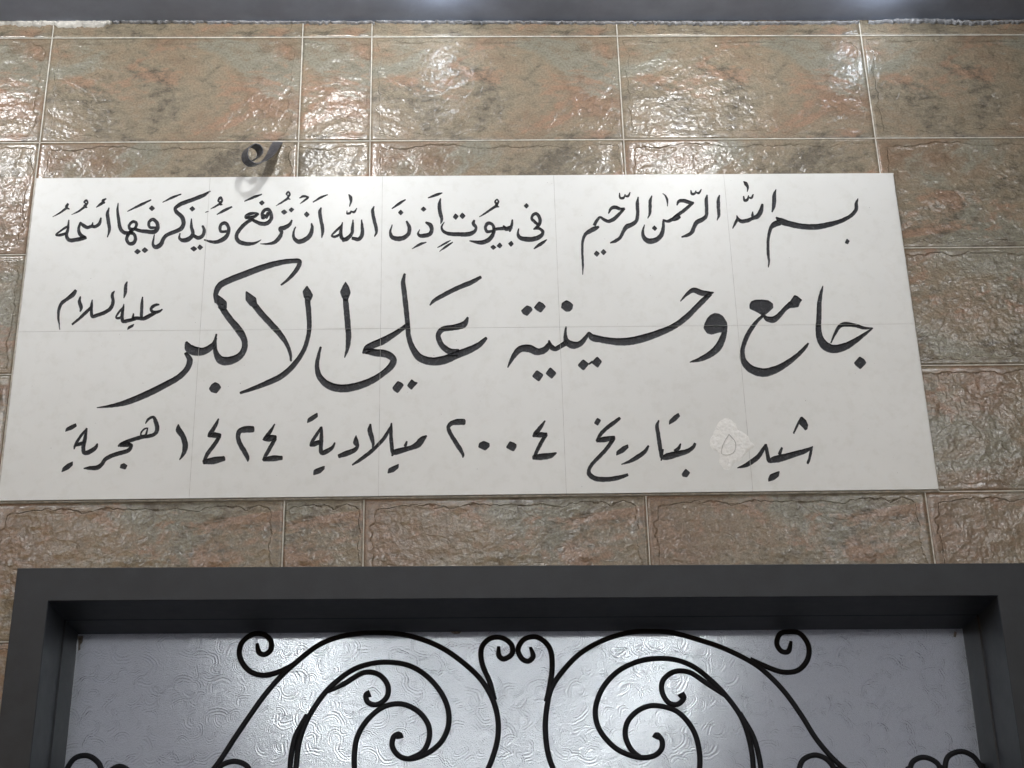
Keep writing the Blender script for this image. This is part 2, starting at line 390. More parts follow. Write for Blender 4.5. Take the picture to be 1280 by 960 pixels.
# handwriting traced word by word: 's' strokes are (x, y, width) along the pen's path, 'p' outlines are closed dots and heads
WORDS = [
('A', [('s', (1003,222,8),(992,255,24),(990,300,28),(955,345,28),(880,385,32),(790,412,40),(700,428,42),(600,425,42),(510,408,44),(440,385,46),(408,360,12)),
       ('s', (438,398,40),(400,408,44),(368,440,28),(350,530,22),(350,620,22),(356,680,16),(352,722,8)),
       ('p', (922,512),(944,530),(932,556),(906,545))]),
('A', [('s', (408,155,8),(396,190,26),(394,235,30),(390,285,26),(378,320,10)),
       ('s', (172,98,10),(188,115,28),(202,140,18),(198,172,6)),
       ('s', (242,192,8),(228,218,18),(206,212,10)), ('s', (208,200,8),(200,228,20),(178,236,20),(172,205,10)),
       ('s', (308,262,16),(300,305,32),(275,350,36),(240,365,28),(200,382,30),(155,388,28),(130,368,20),(122,345,8)),
       ('s', (238,318,10),(236,350,22)), ('s', (132,365,24),(112,400,20),(92,440,8))]),
('B', [('s', (1160,198,10),(1152,230,24),(1152,290,26),(1155,345,22),(1142,380,8)),
       ('s', (1070,195,12),(1064,235,26),(1066,300,26),(1062,350,28),(1030,378,34),(995,395,34),(975,430,30),(960,465,30),(930,488,26),(885,502,12)),
       ('s', (1028,155,8),(1010,182,18),(990,178,12)), ('s', (990,165,8),(980,186,18),(958,188,18),(952,162,8)),
       ('s', (850,270,10),(865,242,24),(900,238,28),(940,250,28),(972,252,12)),
       ('s', (968,252,20),(925,290,26),(880,325,26),(845,350,26),(815,375,28),(780,388,22),(755,380,16),(748,375,10)), ('s', (868,352,30),(845,365,38),(815,375,26)),
       ('s', (752,385,18),(750,440,26),(735,490,34),(700,522,38),(650,532,42),(615,512,34),(602,470,22),(614,412,8)),
       ('p', (686,416),(710,440),(690,460),(666,438)), ('s', (748,185,6),(768,205,14),(780,235,16),(782,278,6))]),
('B', [('s', (668,202,8),(656,240,24),(655,300,24),(652,335,20),(638,366,6)),
       ('s', (568,212,10),(562,260,26),(565,330,26),(555,385,28),(520,412,34),(485,428,36),(462,460,28),(440,502,26),(405,530,26),(365,545,10)),
       ('s', (510,178,8),(494,205,18),(474,205,12)), ('s', (474,192,8),(462,217,18),(438,218,18),(432,182,8)),
       ('s', (352,330,10),(372,295,24),(400,286,28),(440,298,22),(468,293,14)),
       ('s', (468,296,18),(430,335,26),(390,372,30),(350,388,26),(320,375,24),(290,358,18),(270,380,24),(250,415,26)),
       ('s', (282,428,18),(255,440,34),(220,458,34),(185,482,26),(166,530,20),(162,610,18),(166,700,16),(165,775,6)),
       ('p', (266,598),(290,622),(270,648),(243,625)), ('p', (315,588),(340,612),(318,636),(293,612))]),
('C', [('s', (1185,415,18),(1150,388,24),(1132,368,20),(1142,342,22),(1164,332,24),(1187,355,26),(1192,395,26),(1172,430,26),(1146,446,12)),
       ('s', (1150,442,16),(1190,442,22),(1213,465,24),(1198,495,32),(1150,516,36),(1090,518,36),(1045,505,30),(1032,478,20),(1038,440,8)),
       ('p', (1095,253),(1114,275),(1095,297),(1072,275)), ('s', (1242,520,8),(1210,545,24),(1175,568,22),(1148,588,8))]),
('C', [('s', (992,376,12),(986,420,22),(972,462,16)), ('s', (988,430,26),(945,442,34),(925,420,14)), ('s', (945,440,28),(890,442,24),(850,450,22)),
       ('s', (850,458,20),(808,462,24),(796,430,24),(815,402,26),(842,408,24),(858,440,26),(852,480,28),(822,520,34),(770,542,32),(715,536,20),(680,530,8)),
       ('s', (878,262,18),(866,245,14),(880,230,14),(890,245,14),(875,275,24),(895,284,8)), ('s', (870,278,20),(830,305,18),(790,332,14),(752,356,6)),
       ('p', (985,528),(1004,552),(982,576),(958,550)), ('p', (900,540),(922,565),(900,588),(874,566)), ('p', (852,556),(878,578),(852,598),(830,576)),
       ('s', (715,380,14),(708,405,28),(728,435,22),(712,465,28),(670,482,34),(600,482,32),(530,478,28),(488,458,22),(478,430,16),(496,392,8)),
       ('p', (578,328),(604,352),(580,380),(556,356)), ('p', (628,322),(654,348),(630,374),(604,348)),
       ('s', (542,526,6),(500,550,16),(446,580,6)), ('s', (558,540,8),(515,568,18),(462,606,6))]),
('C', [('s', (470,222,10),(462,260,26),(465,320,28),(478,370,24),(472,405,8)), ('s', (482,182,8),(440,195,22),(378,218,8)),
       ('s', (362,395,14),(395,415,32),(405,450,30),(390,482,30),(350,492,32),(318,492,26),(306,475,16),(318,448,6)),
       ('p', (345,278),(368,300),(346,320),(322,300)), ('s', (366,540,8),(320,555,20),(262,588,6)),
       ('s', (222,388,16),(242,430,28),(238,475,30),(205,506,34),(155,515,36),(115,500,30),(104,465,20),(118,412,8)),
       ('p', (180,302),(202,324),(180,346),(158,324)), ('s', (214,230,10),(170,258,22),(115,296,8))]),
('D', [('s', (858,278,10),(848,310,24),(857,370,26),(872,430,26),(876,470,20),(862,498,8)),
       ('s', (768,376,10),(772,430,24),(772,485,28),(745,518,30),(700,510,24)), ('s', (706,378,10),(702,430,24),(695,480,26),(660,515,32),(630,524,30)),
       ('s', (628,395,8),(618,450,24),(620,500,28),(640,525,24)), ('s', (622,420,16),(585,455,18),(550,492,14),(575,500,20),(614,480,16)),
       ('s', (675,192,10),(688,215,24),(690,245,18),(680,280,8)), ('s', (734,292,6),(715,320,18),(692,318,12)), ('s', (692,310,8),(684,328,18),(662,330,16),(662,310,6))]),
('D', [('s', (474,288,10),(464,320,26),(475,390,26),(485,450,26),(478,508,8)), ('s', (520,194,8),(470,215,18),(415,248,8)),
       ('s', (404,402,12),(408,440,26),(393,490,34),(350,525,36),(305,535,34),(275,505,24),(275,460,16),(288,428,8)),
       ('p', (368,314),(392,338),(370,362),(346,338)), ('s', (316,220,8),(345,206,18),(384,212,12)), ('s', (378,216,16),(350,238,14),(320,260,5))]),
('E', [('s', (1075,380,14),(1058,412,26),(1020,435,34),(992,442,32),(1000,470,26),(985,505,30),(950,540,28),(900,552,16),(846,552,6)),
       ('p', (1072,284),(1094,302),(1070,326),(1050,304)), ('p', (1020,300),(1046,322),(1018,342),(994,320)),
       ('s', (1050,205,10),(1036,190,12),(1050,174,14),(1060,192,14),(1045,218,18),(1064,228,8)), ('s', (1046,220,18),(1010,245,16),(960,275,6)),
       ('s', (880,348,40),(862,365,20),(858,335,22),(880,305,26),(908,305,28),(925,340,28),(922,375,28),(895,402,32),(850,405,30),(810,388,26),(780,372,22)),
       ('s', (905,330,30),(885,360,30)),
       ('p', (858,232),(880,254),(856,276),(834,254)), ('s', (856,192,10),(800,212,20),(730,242,8)),
       ('s', (832,332,14),(790,330,22),(748,345,26),(740,362,20),(790,358,26),(835,335,12)),
       ('s', (785,374,22),(740,402,28),(698,445,28),(672,495,28),(690,535,32),(750,552,30),(810,545,18),(852,522,6))]),
('E', [('s', (600,462,20),(558,460,22),(558,415,24),(590,400,26),(614,430,26),(612,475,28),(585,512,34),(530,538,28),(480,535,20),(438,522,10)),
       ('s', (560,250,12),(540,240,14),(556,216,22),(568,236,16),(552,262,22),(570,268,8)), ('s', (548,262,16),(520,280,14),(485,298,6)), ('s', (468,316,10),(445,324,4)), ('s', (640,282,12),(585,308,22),(530,338,8)),
       ('s', (345,368,8),(345,430,24),(355,480,28),(328,515,34),(282,526,32),(258,510,20),(262,475,10)), ('s', (425,420,16),(438,455,26),(428,490,28),(395,508,30),(355,490,26)),
       ('p', (405,554),(432,576),(408,600),(384,578)), ('p', (362,566),(390,588),(362,610),(334,586)), ('p', (352,274),(374,298),(350,320),(328,296)),
       ('s', (482,168,10),(430,200,28),(340,235,30),(265,264,30),(228,294,26),(238,322,30),(275,355,32),(288,400,32),(270,440,32),(220,465,30),(165,488,28),(140,518,28),(120,558,34),(85,576,32),(66,555,22),(76,484,8)),
       ('s', (270,190,10),(205,215,18),(135,250,6))]),
('F', [('s', (900,435,22),(855,430,22),(852,392,22),(880,374,26),(910,402,28),(914,440,28),(888,465,32),(830,462,30),(780,455,26),(745,442,26)),
       ('p', (872,270),(896,294),(872,316),(848,294)), ('p', (820,574),(848,598),(820,620),(794,598)), ('p', (768,586),(794,608),(766,630),(740,608)),
       ('s', (866,232,10),(790,268,20),(692,316,6)),
       ('s', (752,445,22),(712,442,24),(706,418,20),(735,390,22),(760,402,22),(748,438,22),(705,470,24)),
       ('s', (705,474,24),(688,515,24),(705,548,26),(735,548,28),(752,518,26),(740,480,24),(705,474,20)),
       ('s', (715,472,24),(672,470,28),(642,440,28),(630,370,24),(622,310,20),(626,255,8))]),
('F', [('s', (560,290,10),(549,330,24),(556,390,28),(563,450,22),(548,503,8)),
       ('s', (540,222,8),(515,240,22),(528,256,14)), ('s', (520,248,24),(490,270,18),(466,286,6)),
       ('s', (502,362,12),(490,405,24),(462,425,26),(430,425,24),(400,432,26),(370,415,26),(350,395,14)), ('s', (442,395,10),(436,425,20)),
       ('s', (352,398,16),(340,440,22),(348,480,28),(385,508,26)), ('s', (392,505,24),(360,515,30),(320,522,30),(272,525,30),(252,495,26),(262,440,22),(268,378,10)),
       ('s', (262,422,16),(215,452,16),(174,486,12),(205,488,22),(248,475,18)),
       ('s', (400,262,10),(380,250,12),(396,236,18),(405,252,12),(385,278,24),(402,288,8)), ('s', (380,285,18),(340,315,14),(288,340,5)),
       ('s', (262,260,18),(250,285,22),(272,300,8)), ('s', (250,292,18),(205,325,14),(150,355,5))]),
('G', [('s', (925,352,12),(890,360,24),(866,385,22),(882,408,24),(920,405,22),(948,388,10)), ('s', (900,412,22),(860,432,30),(822,452,30),(798,455,24),(798,390,24),(800,340,22),(804,298,10)),
       ('s', (800,456,28),(750,452,26),(730,460,22)), ('s', (738,418,10),(735,450,22)), ('s', (750,458,24),(700,470,28),(662,475,28),(655,440,26),(660,395,22),(668,350,10)), ('s', (660,378,16),(630,412,16),(612,448,14),(635,452,20),(655,438,16)),
       ('p', (745,492),(737,515),(690,540),(698,512))]),
('G', [('s', (692,188,10),(682,215,24),(678,265,26),(668,305,8)), ('s', (600,255,10),(584,280,22),(590,330,26),(572,380,28),(530,410,28),(470,432,28),(440,440,26),(432,405,24),(433,360,22),(438,318,8)),
       ('s', (430,372,18),(400,402,24),(350,450,22),(292,498,14)), ('s', (352,295,12),(345,330,26),(357,375,26),(350,405,10)),
       ('s', (318,250,24),(300,278,34),(262,308,28),(215,345,26),(196,390,22),(192,450,18),(198,500,10),(202,535,6))]),
('H', [('s', (1112,525,8),(1050,524,22),(980,505,28),(910,497,36),(870,512,28),(838,562,22),(806,632,10)),
       ('s', (1108,528,10),(1050,570,26),(980,620,40),(900,662,56),(820,676,62),(762,650,64),(728,600,52),(716,530,42),(720,440,38),(722,350,34),(735,270,24),(748,218,8)),
       ('p', (1016,728),(1052,752),(1066,778),(1022,826),(988,800),(972,776)),
       ('p', (540,282),(565,292),(600,320),(580,345),(572,372),(535,378),(495,380),(505,335)), ('s', (515,350,46),(472,385,34),(430,432,38),(390,462,48),(345,458,40),(316,432,18)),
       ('p', (213,350),(228,328),(255,318),(300,316),(355,322),(386,346),(388,378),(352,412),(315,440),(280,416),(240,396),(215,384)),
       ('s', (322,426,22),(272,472,26),(220,540,34),(185,610,34),(163,690,34),(172,762,46),(222,820,58),(310,848,64),(400,828,56),(480,785,44),(560,725,34),(620,665,26),(642,635,14))]),
('I', [('p', (775,298),(808,302),(838,320),(866,365),(870,405),(852,440),(805,440),(755,457),(718,446),(694,410),(702,375),(722,335),(745,310)),
       ('s', (852,405,34),(838,470,44),(800,548,54),(740,600,48),(670,635,34),(595,656,8)),
       ('s', (528,212,10),(570,165,22),(622,132,38),(680,152,44),(730,156,34),(768,149,10)),
       ('s', (745,160,28),(700,200,40),(640,260,40),(560,338,44),(470,400,44),(380,440,50),(280,475,56),(180,500,58),(90,508,56),(0,500,50),(-55,490,50),(-115,475,50),(-140,440,20)),
       ('s', (-140,440,14),(-168,485,32),(-205,522,42),(-255,532,56),(-298,508,46),(-310,460,26),(-306,398,12)),
       ('s', (-300,512,40),(-345,540,36),(-385,560,34),(-415,542,38),(-430,498,14)), ('s', (-426,528,38),(-464,568,48),(-515,580,52),(-575,556,58),(-640,562,48),(-686,612,36),(-730,694,10)),
       ('p', (-592,242),(-560,252),(-546,275),(-586,322),(-620,305),(-634,280)), ('p', (-502,210),(-468,230),(-450,252),(-488,298),(-520,280),(-542,258)),
       ('p', (-302,203),(-270,220),(-252,238),(-258,270),(-278,288),(-305,290),(-342,262),(-337,225)),
       ('p', (-182,632),(-136,668),(-178,720),(-224,680)), ('p', (-79,612),(-42,650),(-74,700),(-124,660)), ('s', (-140,670,14),(-112,652,18)),
       ('p', (-518,710),(-466,748),(-502,800),(-556,760)),
       ('p', (-420,690),(-372,736),(-408,780),(-457,738))]),
('K', [('s', (1088,130,20),(1030,162,30),(950,195,30),(860,240,28),(800,275,22),(775,302,10)),
       ('s', (1008,378,14),(985,420,40),(920,440,36),(852,452,34),(826,490,32),(848,550,36),(900,588,40),(950,590,36)),
       ('s', (1122,505,20),(1080,545,36),(1010,582,44),(940,608,48),(860,640,54),(780,648,50),(712,625,48),(670,570,38),(645,500,32),(638,430,30),(630,340,32),(618,230,32),(610,160,28),(620,110,14)),
       ('s', (640,420,24),(570,472,32),(490,520,44),(430,546,44),(388,568,40),(362,598,12)), ('s', (375,585,34),(440,595,46),(510,605,46),(550,636,42),(538,675,42),(490,720,36),(420,765,42),(330,800,48),(240,815,50),(160,800,48),(100,750,38),(80,680,28),(90,610,22),(103,560,14)),
       ('p', (575,768),(604,780),(616,795),(578,846),(552,830),(542,810)), ('p', (662,756),(680,772),(702,780),(684,800),(660,826),(632,798))]),
('K', [('p', (256,156),(278,190),(288,225),(272,270),(236,265),(220,222),(238,182)), ('s', (254,250,34),(262,340,36),(270,430,36),(274,500,34),(267,570,24),(250,625,8))]),
('L', [('p', (498,222),(520,255),(535,285),(520,318),(480,302),(470,262)), ('s', (500,295,34),(508,390,32),(512,470,28),(503,540,26),(475,620,28),(420,700,32),(350,765,36),(260,810,34),(170,845,24),(98,870,16)),
       ('p', (130,255),(165,278),(195,300),(200,350),(160,352),(127,312)), ('s', (172,328,38),(225,395,38),(290,465,38),(340,522,34),(375,575,26),(398,635,20),(402,678,12))]),
('M', [('s', (1058,212,10),(1110,168,20),(1152,115,26),(1162,78,28),(1125,74,28),(1050,84,32),(950,112,36),(850,150,38),(760,185,38),(705,217,36),(684,265,28),(690,310,28)),
       ('p', (688,262),(720,282),(748,308),(748,348),(715,350),(680,312)), ('s', (712,330,36),(760,400,38),(820,475,42),(848,530,36),(846,580,34),(818,620,40),(760,645,48),(712,640,48),(684,595,28),(680,540,20),(688,492,10)),
       ('s', (686,515,14),(668,555,30),(620,588,42),(570,590,52),(532,572,52),(516,538,18)), ('s', (512,600,20),(536,640,34),(520,690,32),(470,740,34),(390,785,36),(290,835,38),(180,880,34),(90,902,20),(5,912,6)),
       ('p', (680,765),(704,776),(716,798),(690,832),(660,825),(643,806),(658,780))]),
('N', [('p', (938,142),(980,180),(998,225),(990,262),(968,272),(945,240),(915,215)), ('s', (936,155,16),(902,220,22),(868,296,16)),
       ('s', (992,565,22),(1008,520,26),(1028,430,22),(1036,412,12)), ('s', (1028,425,24),(960,457,44),(880,480,52),(800,505,60),(730,522,66),(685,532,56),(652,540,40),(636,490,34),(626,430,30),(620,395,22)),
       ('s', (764,425,22),(742,480,34)), ('s', (620,398,24),(590,450,36),(550,507,44),(490,552,46),(440,582,38),(370,603,10)),
       ('p', (745,628),(738,680),(690,715),(642,728),(640,700),(658,660))]),
('O', [('p', (912,112),(926,145),(885,190),(825,222),(828,180),(868,140)),
       ('s', (1060,385,22),(1040,420,34),(990,455,44),(900,480,56),(820,500,62),(770,508,44),(755,470,34),(745,400,38),(730,300,36),(720,230,32),(735,182,14)), ('s', (928,388,14),(915,425,30),(880,455,34)), ('s', (768,440,30),(758,538,14)),
       ('p', (975,608),(1016,645),(988,690),(945,682),(938,655)), ('s', (645,408,20),(610,460,36),(550,505,42),(480,545,32),(405,572,10)),
       ('p', (462,392),(470,425),(420,470),(355,496),(358,455),(410,415)),
       ('s', (390,160,26),(340,200,38),(270,252,36),(215,310,34),(182,365,18)), ('s', (185,360,36),(260,350,52),(342,335,36)), ('s', (335,342,34),(290,410,36),(220,490,36),(150,562,34),(116,620,34),(122,665,44),(180,700,46),(280,705,44),(380,690,40),(460,665,28)),
       ('p', (190,155),(225,180),(195,232),(158,205))]),
('P', [('s', (1005,184,14),(965,242,36),(920,300,40),(900,325,20)), ('s', (912,312,36),(970,310,50),(1020,303,30)), ('s', (1014,310,34),(970,380,36),(930,460,34),(905,518,28)), ('s', (898,512,38),(970,505,58),(1050,495,50),(1105,470,18))]),
('P', [('p', (690,365),(728,378),(753,395),(750,425),(725,460),(655,425))]),
('P', [('p', (458,362),(512,382),(514,415),(475,452),(410,422),(418,382))]),
('P', [('s', (288,195,54),(230,195,56),(172,208,42),(146,240,34),(156,285,38),(195,352,40),(245,430,40),(275,485,28),(275,512,12))]),
('Q', [('s', (1160,318,18),(1122,350,54),(1080,398,60),(1020,425,44),(950,445,50),(890,462,54),(862,470,36),(852,410,36),(845,330,34),(845,260,30),(848,205,14)), ('s', (862,440,30),(856,495,20)), ('s', (985,368,18),(970,410,30)), ('s', (840,240,22),(790,330,34),(740,388,34),(670,455,36),(580,525,34),(500,578,16)),
       ('s', (662,215,18),(656,270,44),(675,340,40),(686,390,28),(678,425,10)), ('p', (915,566),(912,605),(870,642),(812,656),(818,610),(868,585)),
       ('s', (535,315,8),(532,375,52),(545,412,34),(520,445,42),(450,475,50),(380,500,36)),
       ('s', (345,378,12),(325,420,30),(280,452,44),(228,470,40),(222,400,38),(226,330,36),(228,238,16)), ('s', (225,245,24),(182,310,30),(142,372,28),(130,405,22),(170,388,48),(215,372,34)),
       ('p', (192,108),(196,150),(150,185),(95,210),(104,162)), ('p', (258,582),(255,615),(215,655),(150,672),(156,618))]),
('R', [('s', (948,215,12),(910,280,32),(865,335,32),(844,354,16)), ('s', (852,348,36),(900,340,62),(958,333,42)), ('s', (952,345,34),(910,420,36),(870,490,32),(842,535,16)), ('s', (848,530,34),(930,520,54),(1012,515,40))]),
('R', [('s', (757,260,58),(690,262,62),(640,275,48),(622,318,40),(635,380,44),(680,460,46),(708,518,34),(708,548,10))]),
('R', [('s', (450,166,14),(420,230,34),(375,300,38),(356,326,14)), ('s', (368,314,40),(420,312,52),(466,318,40)), ('s', (458,325,34),(410,400,36),(350,480,36),(320,550,28)), ('s', (314,552,40),(400,540,64),(500,520,46))]),
('R', [('s', (92,218,14),(95,265,54),(130,320,50),(152,390,52),(148,450,44),(125,500,26),(102,533,10))]),
('S', [('s', (865,210,10),(892,172,24),(935,152,26),(960,200,40),(970,260,40),(950,302,34),(900,320,34),(840,328,36),(780,345,36),(700,370,34),(642,398,30),(625,412,14)),
       ('s', (880,248,14),(850,262,16),(826,298,18),(832,328,18),(865,312,20),(880,275,18),(886,245,10)),
       ('s', (640,402,32),(700,395,48),(740,402,32),(730,432,36),(700,455,38),(620,477,40),(545,505,38),(502,535,36),(480,570,36),(440,600,42),(380,605,38),(318,608,12)), ('p', (675,560),(708,580),(690,620),(635,605),(645,572)),
       ('s', (440,388,14),(425,420,34),(380,455,42),(325,470,40),(314,420,38),(330,340,34),(344,252,18)), ('s', (338,265,22),(290,322,26),(242,400,24),(232,436,12)), ('s', (242,402,30),(300,387,34),(325,382,28)),
       ('p', (250,205),(256,235),(220,262),(150,286),(158,250),(200,225)), ('p', (222,545),(222,580),(180,620),(115,646),(130,600),(175,565))]),
]
def catmull(pts, n=6):
    out = []
    P = [pts[0]] + list(pts) + [pts[-1]]
    for i in range(1, len(P)-2):
        a, b, c, d = P[i-1], P[i], P[i+1], P[i+2]
        for q in range(n):
            t = q/n
            # centripetal-like damping: plain Catmull-Rom with tension on unequal spans
            lb = math.dist(b[:2], c[:2])+1e-6
            m1 = [(c[k]-a[k])*lb/(math.dist(a[:2], b[:2])+lb+1e-6) for k in range(len(b))]
            m2 = [(d[k]-b[k])*lb/(math.dist(c[:2], d[:2])+lb+1e-6) for k in range(len(b))]
            h0, h1, h2, h3 = 2*t**3-3*t**2+1, t**3-2*t**2+t, -2*t**3+3*t**2, t**3-t**2
            out.append([h0*b[k]+h1*m1[k]+h2*c[k]+h3*m2[k] for k in range(len(b))])
    out.append(list(pts[-1])); return out

cut_v, cut_e, cut_t = [], [], []               # outline points, outline edges, covering triangles
CELL = .006; cut_grid = {}
def cut_edge(a, b):
    if math.dist(a, b) < 2e-6: return
    i = len(cut_v); cut_v.extend([Vector(a), Vector(b)]); cut_e.append((i, i+1))
def cut_tri(a, b, c):
    ar = (b[0]-a[0])*(c[1]-a[1])-(b[1]-a[1])*(c[0]-a[0])
    if abs(ar) < 1e-11: return
    k = len(cut_t); cut_t.append((a, b, c) if ar > 0 else (a, c, b))
    for gx in range(int(math.floor(min(a[0], b[0], c[0])/CELL)), int(math.floor(max(a[0], b[0], c[0])/CELL))+1):
        for gy in range(int(math.floor(min(a[1], b[1], c[1])/CELL)), int(math.floor(max(a[1], b[1], c[1])/CELL))+1):
            cut_grid.setdefault((gx, gy), []).append(k)
def is_cut(x, y):
    for k in cut_grid.get((int(math.floor(x/CELL)), int(math.floor(y/CELL))), ()):
        a, b, c = cut_t[k]
        if (b[0]-a[0])*(y-a[1])-(b[1]-a[1])*(x-a[0]) >= -1e-12 and (c[0]-b[0])*(y-b[1])-(c[1]-b[1])*(x-b[0]) >= -1e-12 \
           and (a[0]-c[0])*(y-c[1])-(a[1]-c[1])*(x-c[0]) >= -1e-12: return True
    return False
def plane(px, py):
    P = wall_pt(px, py, SY); return (P.x, P.z)
def jit(x, y, a):
    n = noise.noise_vector(Vector((x*.32, y*.32, 3.1)))
    return x+n.x*a, y+n.y*a
def carve_stroke(pts, ox, oy, sc, V, F):
    P = catmull([(ox+p[0]/sc, oy+p[1]/sc, max(.6, p[2]/sc)) for p in pts])
    # rounded ends
    def cap(p, q):
        L = math.dist(p[:2], q[:2])+1e-6; ux, uy = (p[0]-q[0])/L, (p[1]-q[1])/L
        return [[p[0]+ux*p[2]*e*.22, p[1]+uy*p[2]*e*.22, p[2]*math.sqrt(max(0, 1-e*e))+.12] for e in (.55, .85, .98)]
    P = cap(P[0], P[1])[::-1] + P + cap(P[-1], P[-2])
    prev = None
    for i, p in enumerate(P):
        a, b = P[max(0, i-1)], P[min(len(P)-1, i+1)]
        L = math.dist(a[:2], b[:2])+1e-9; nx, ny = -(b[1]-a[1])/L, (b[0]-a[0])/L
        w = p[2]/2
        l = plane(*jit(p[0]+nx*w, p[1]+ny*w, .35)); r = plane(*jit(p[0]-nx*w, p[1]-ny*w, .35)); c = plane(p[0], p[1])
        d = min(.0030, .30*math.dist(l, r))
        k = len(V)
        lc = ((l[0]*.72+c[0]*.28), (l[1]*.72+c[1]*.28)); rc = ((r[0]*.72+c[0]*.28), (r[1]*.72+c[1]*.28))
        V.extend([(l[0], SY-.00002, l[1]), (lc[0], SY+d*.8, lc[1]), (c[0], SY+d, c[1]), (rc[0], SY+d*.8, rc[1]), (r[0], SY-.00002, r[1])])
        if prev is not None:
            for q in range(4): F.append((prev[0]+q, prev[0]+q+1, k+q+1, k+q))
            pl, pc, pr = prev[1:]
            cut_tri(pl, pc, c); cut_tri(pl, c, l); cut_tri(pc, pr, r); cut_tri(pc, r, c)
            cut_edge(pl, l); cut_edge(pr, r)
        if i in (0, len(P)-1): cut_edge(l, r)
        prev = (k, l, c, r)
def carve_poly(pts, ox, oy, sc, V, F):
    q = [(ox+p[0]/sc, oy+p[1]/sc, 1.0) for p in pts]
    n = len(q); dense = []
    for i in range(n):                                   # slightly rounded corners
        a, b, c = q[i-1], q[i], q[(i+1) % n]
        f = .22
        p0 = (b[0]+(a[0]-b[0])*f, b[1]+(a[1]-b[1])*f); p1 = (b[0]+(c[0]-b[0])*f, b[1]+(c[1]-b[1])*f)
        for t in (0, .33, .67, 1):
            dense.append(((1-t)**2*p0[0]+2*t*(1-t)*b[0]+t*t*p1[0], (1-t)**2*p0[1]+2*t*(1-t)*b[1]+t*t*p1[1]))
    o_ = [plane(*jit(x, y, .3)) for x, y in dense]
    cx = sum(p[0] for p in o_)/len(o_); cz = sum(p[1] for p in o_)/len(o_)
    k = len(V); n = len(o_)
    V.extend([(p[0], SY-.00002, p[1]) for p in o_])
    V.extend([(cx+(p[0]-cx)*.8, SY+.0017, cz+(p[1]-cz)*.8) for p in o_]); V.append((cx, SY+.0020, cz))
    for i in range(n):
        j = (i+1) % n
        F.append((k+i, k+n+i, k+n+j, k+j)); F.append((k+n+i, k+2*n, k+n+j))
        cut_tri(o_[i], o_[j], (cx, cz)); cut_edge(o_[i], o_[j])

sign = empty('inscription_panel', 'long white ceramic panel of ten tiles with carved black Arabic calligraphy above the entrance', 'sign', (0, SY, Z0))
for cr, items in WORDS:
    V, F = [], []
    for it in items:
        (carve_stroke if it[0] == 's' else carve_poly)(it[1:], *CR[cr], V, F)
    adopt(mesh_obj('carved_digit' if cr in 'PR' else 'carved_word', V, F, M_ink), sign)

# the white tile faces, cut open where the letters are carved
X0, X1, S0, S1 = -1.0, 1.0, Z0, Z0+.8
XS = [X0+.4*i for i in range(6)]; ZS = [S0, S0+.4, S1]
sg = .0004
def rect(a, b, c, d):
    cut_tri((a, c), (b, c), (b, d)); cut_tri((a, c), (b, d), (a, d))
    for p, q in (((a, c), (b, c)), ((b, c), (b, d)), ((b, d), (a, d)), ((a, d), (a, c))): cut_edge(p, q)
for x in XS[1:-1]: rect(x-sg, x+sg, S0, S1)
rect(X0, X1, ZS[1]-sg, ZS[1]+sg)
for p, q in (((X0, S0), (X1, S0)), ((X1, S0), (X1, S1)), ((X1, S1), (X0, S1)), ((X0, S1), (X0, S0))): cut_edge(p, q)
for eps in (1e-6, 2e-6, 5e-7, 5e-6, 1e-5):
    cv, ce, cf, ov, oe, of = delaunay_2d_cdt(cut_v, cut_e, [], 0, eps, False)
    tiles, area = {}, 0.0
    for f in cf:
        a, b, c = (cv[i] for i in f[:3])
        x = (a.x+b.x+c.x)/3; z = (a.y+b.y+c.y)/3
        if is_cut(x, z): continue
        area += abs((b.x-a.x)*(c.y-a.y)-(b.y-a.y)*(c.x-a.x))/2
        tiles.setdefault((min(4, int((x-X0)/.4)), min(1, int((z-S0)/.4))), []).append(f)
    print('sign', eps, len(cf), round(area, 4))
    if 1.40 < area < 1.56 and len(tiles) == 10: break
for (a, b), fl in sorted(tiles.items()):
    mp, V, F = {}, [], []
    dy = random.uniform(-.0002, .0002)*0
    for f in fl:
        g = []
        for i in f:
            if i not in mp: mp[i] = len(V); V.append((cv[i].x, SY+dy, cv[i].y))
            g.append(mp[i])
        F.append(g[::-1] if False else g)
    # edges of the tile body
    xa, xb, za, zb = XS[a]+(sg if a else 0), XS[a+1]-(sg if a < 4 else 0), ZS[b]+(sg if b else 0), ZS[b+1]-(sg if b == 0 else 0)
    k = len(V)
    V += [(xa, SY, za), (xb, SY, za), (xb, SY, zb), (xa, SY, zb), (xa, .003, za), (xb, .003, za), (xb, .003, zb), (xa, .003, zb)]
    for i in range(4):
        j = (i+1) % 4; F.append((k+i, k+4+i, k+4+j, k+j))
    adopt(mesh_obj('white_tile', V, F, M_white), sign)
bm = bmesh.new(); add_box(bm, X0+.0008, X1-.0008, SY+.0042, .001, S0+.0008, S1-.0008)
ob = bm_obj('tile_backing', bm, M_seam_shade); adopt(ob, sign)
# in the seams the grout lies just under the surface
bm = bmesh.new()
for x in XS[1:-1]: add_box(bm, x-sg, x+sg, SY+.0006, SY+.004, S0+.001, S1-.001)
add_box(bm, X0+.001, X1-.001, SY+.0007, SY+.0041, ZS[1]-sg, ZS[1]+sg)
adopt(bm_obj('seam_grout', bm, M_seam_shade), sign)
# bead of filler round the panel
bm = bmesh.new()
for (a, b, c, d) in ((X0-.004, X1+.004, S0-.0035, S0-.0003), (X0-.004, X1+.004, S1+.0003, S1+.003), (X0-.003, X0-.0003, S0, S1), (X1+.0003, X1+.003, S0, S1)):
    add_box(bm, a, b, -.003, .003, c, d)
adopt(bm_obj('filler_bead', bm, M_mortar), sign)

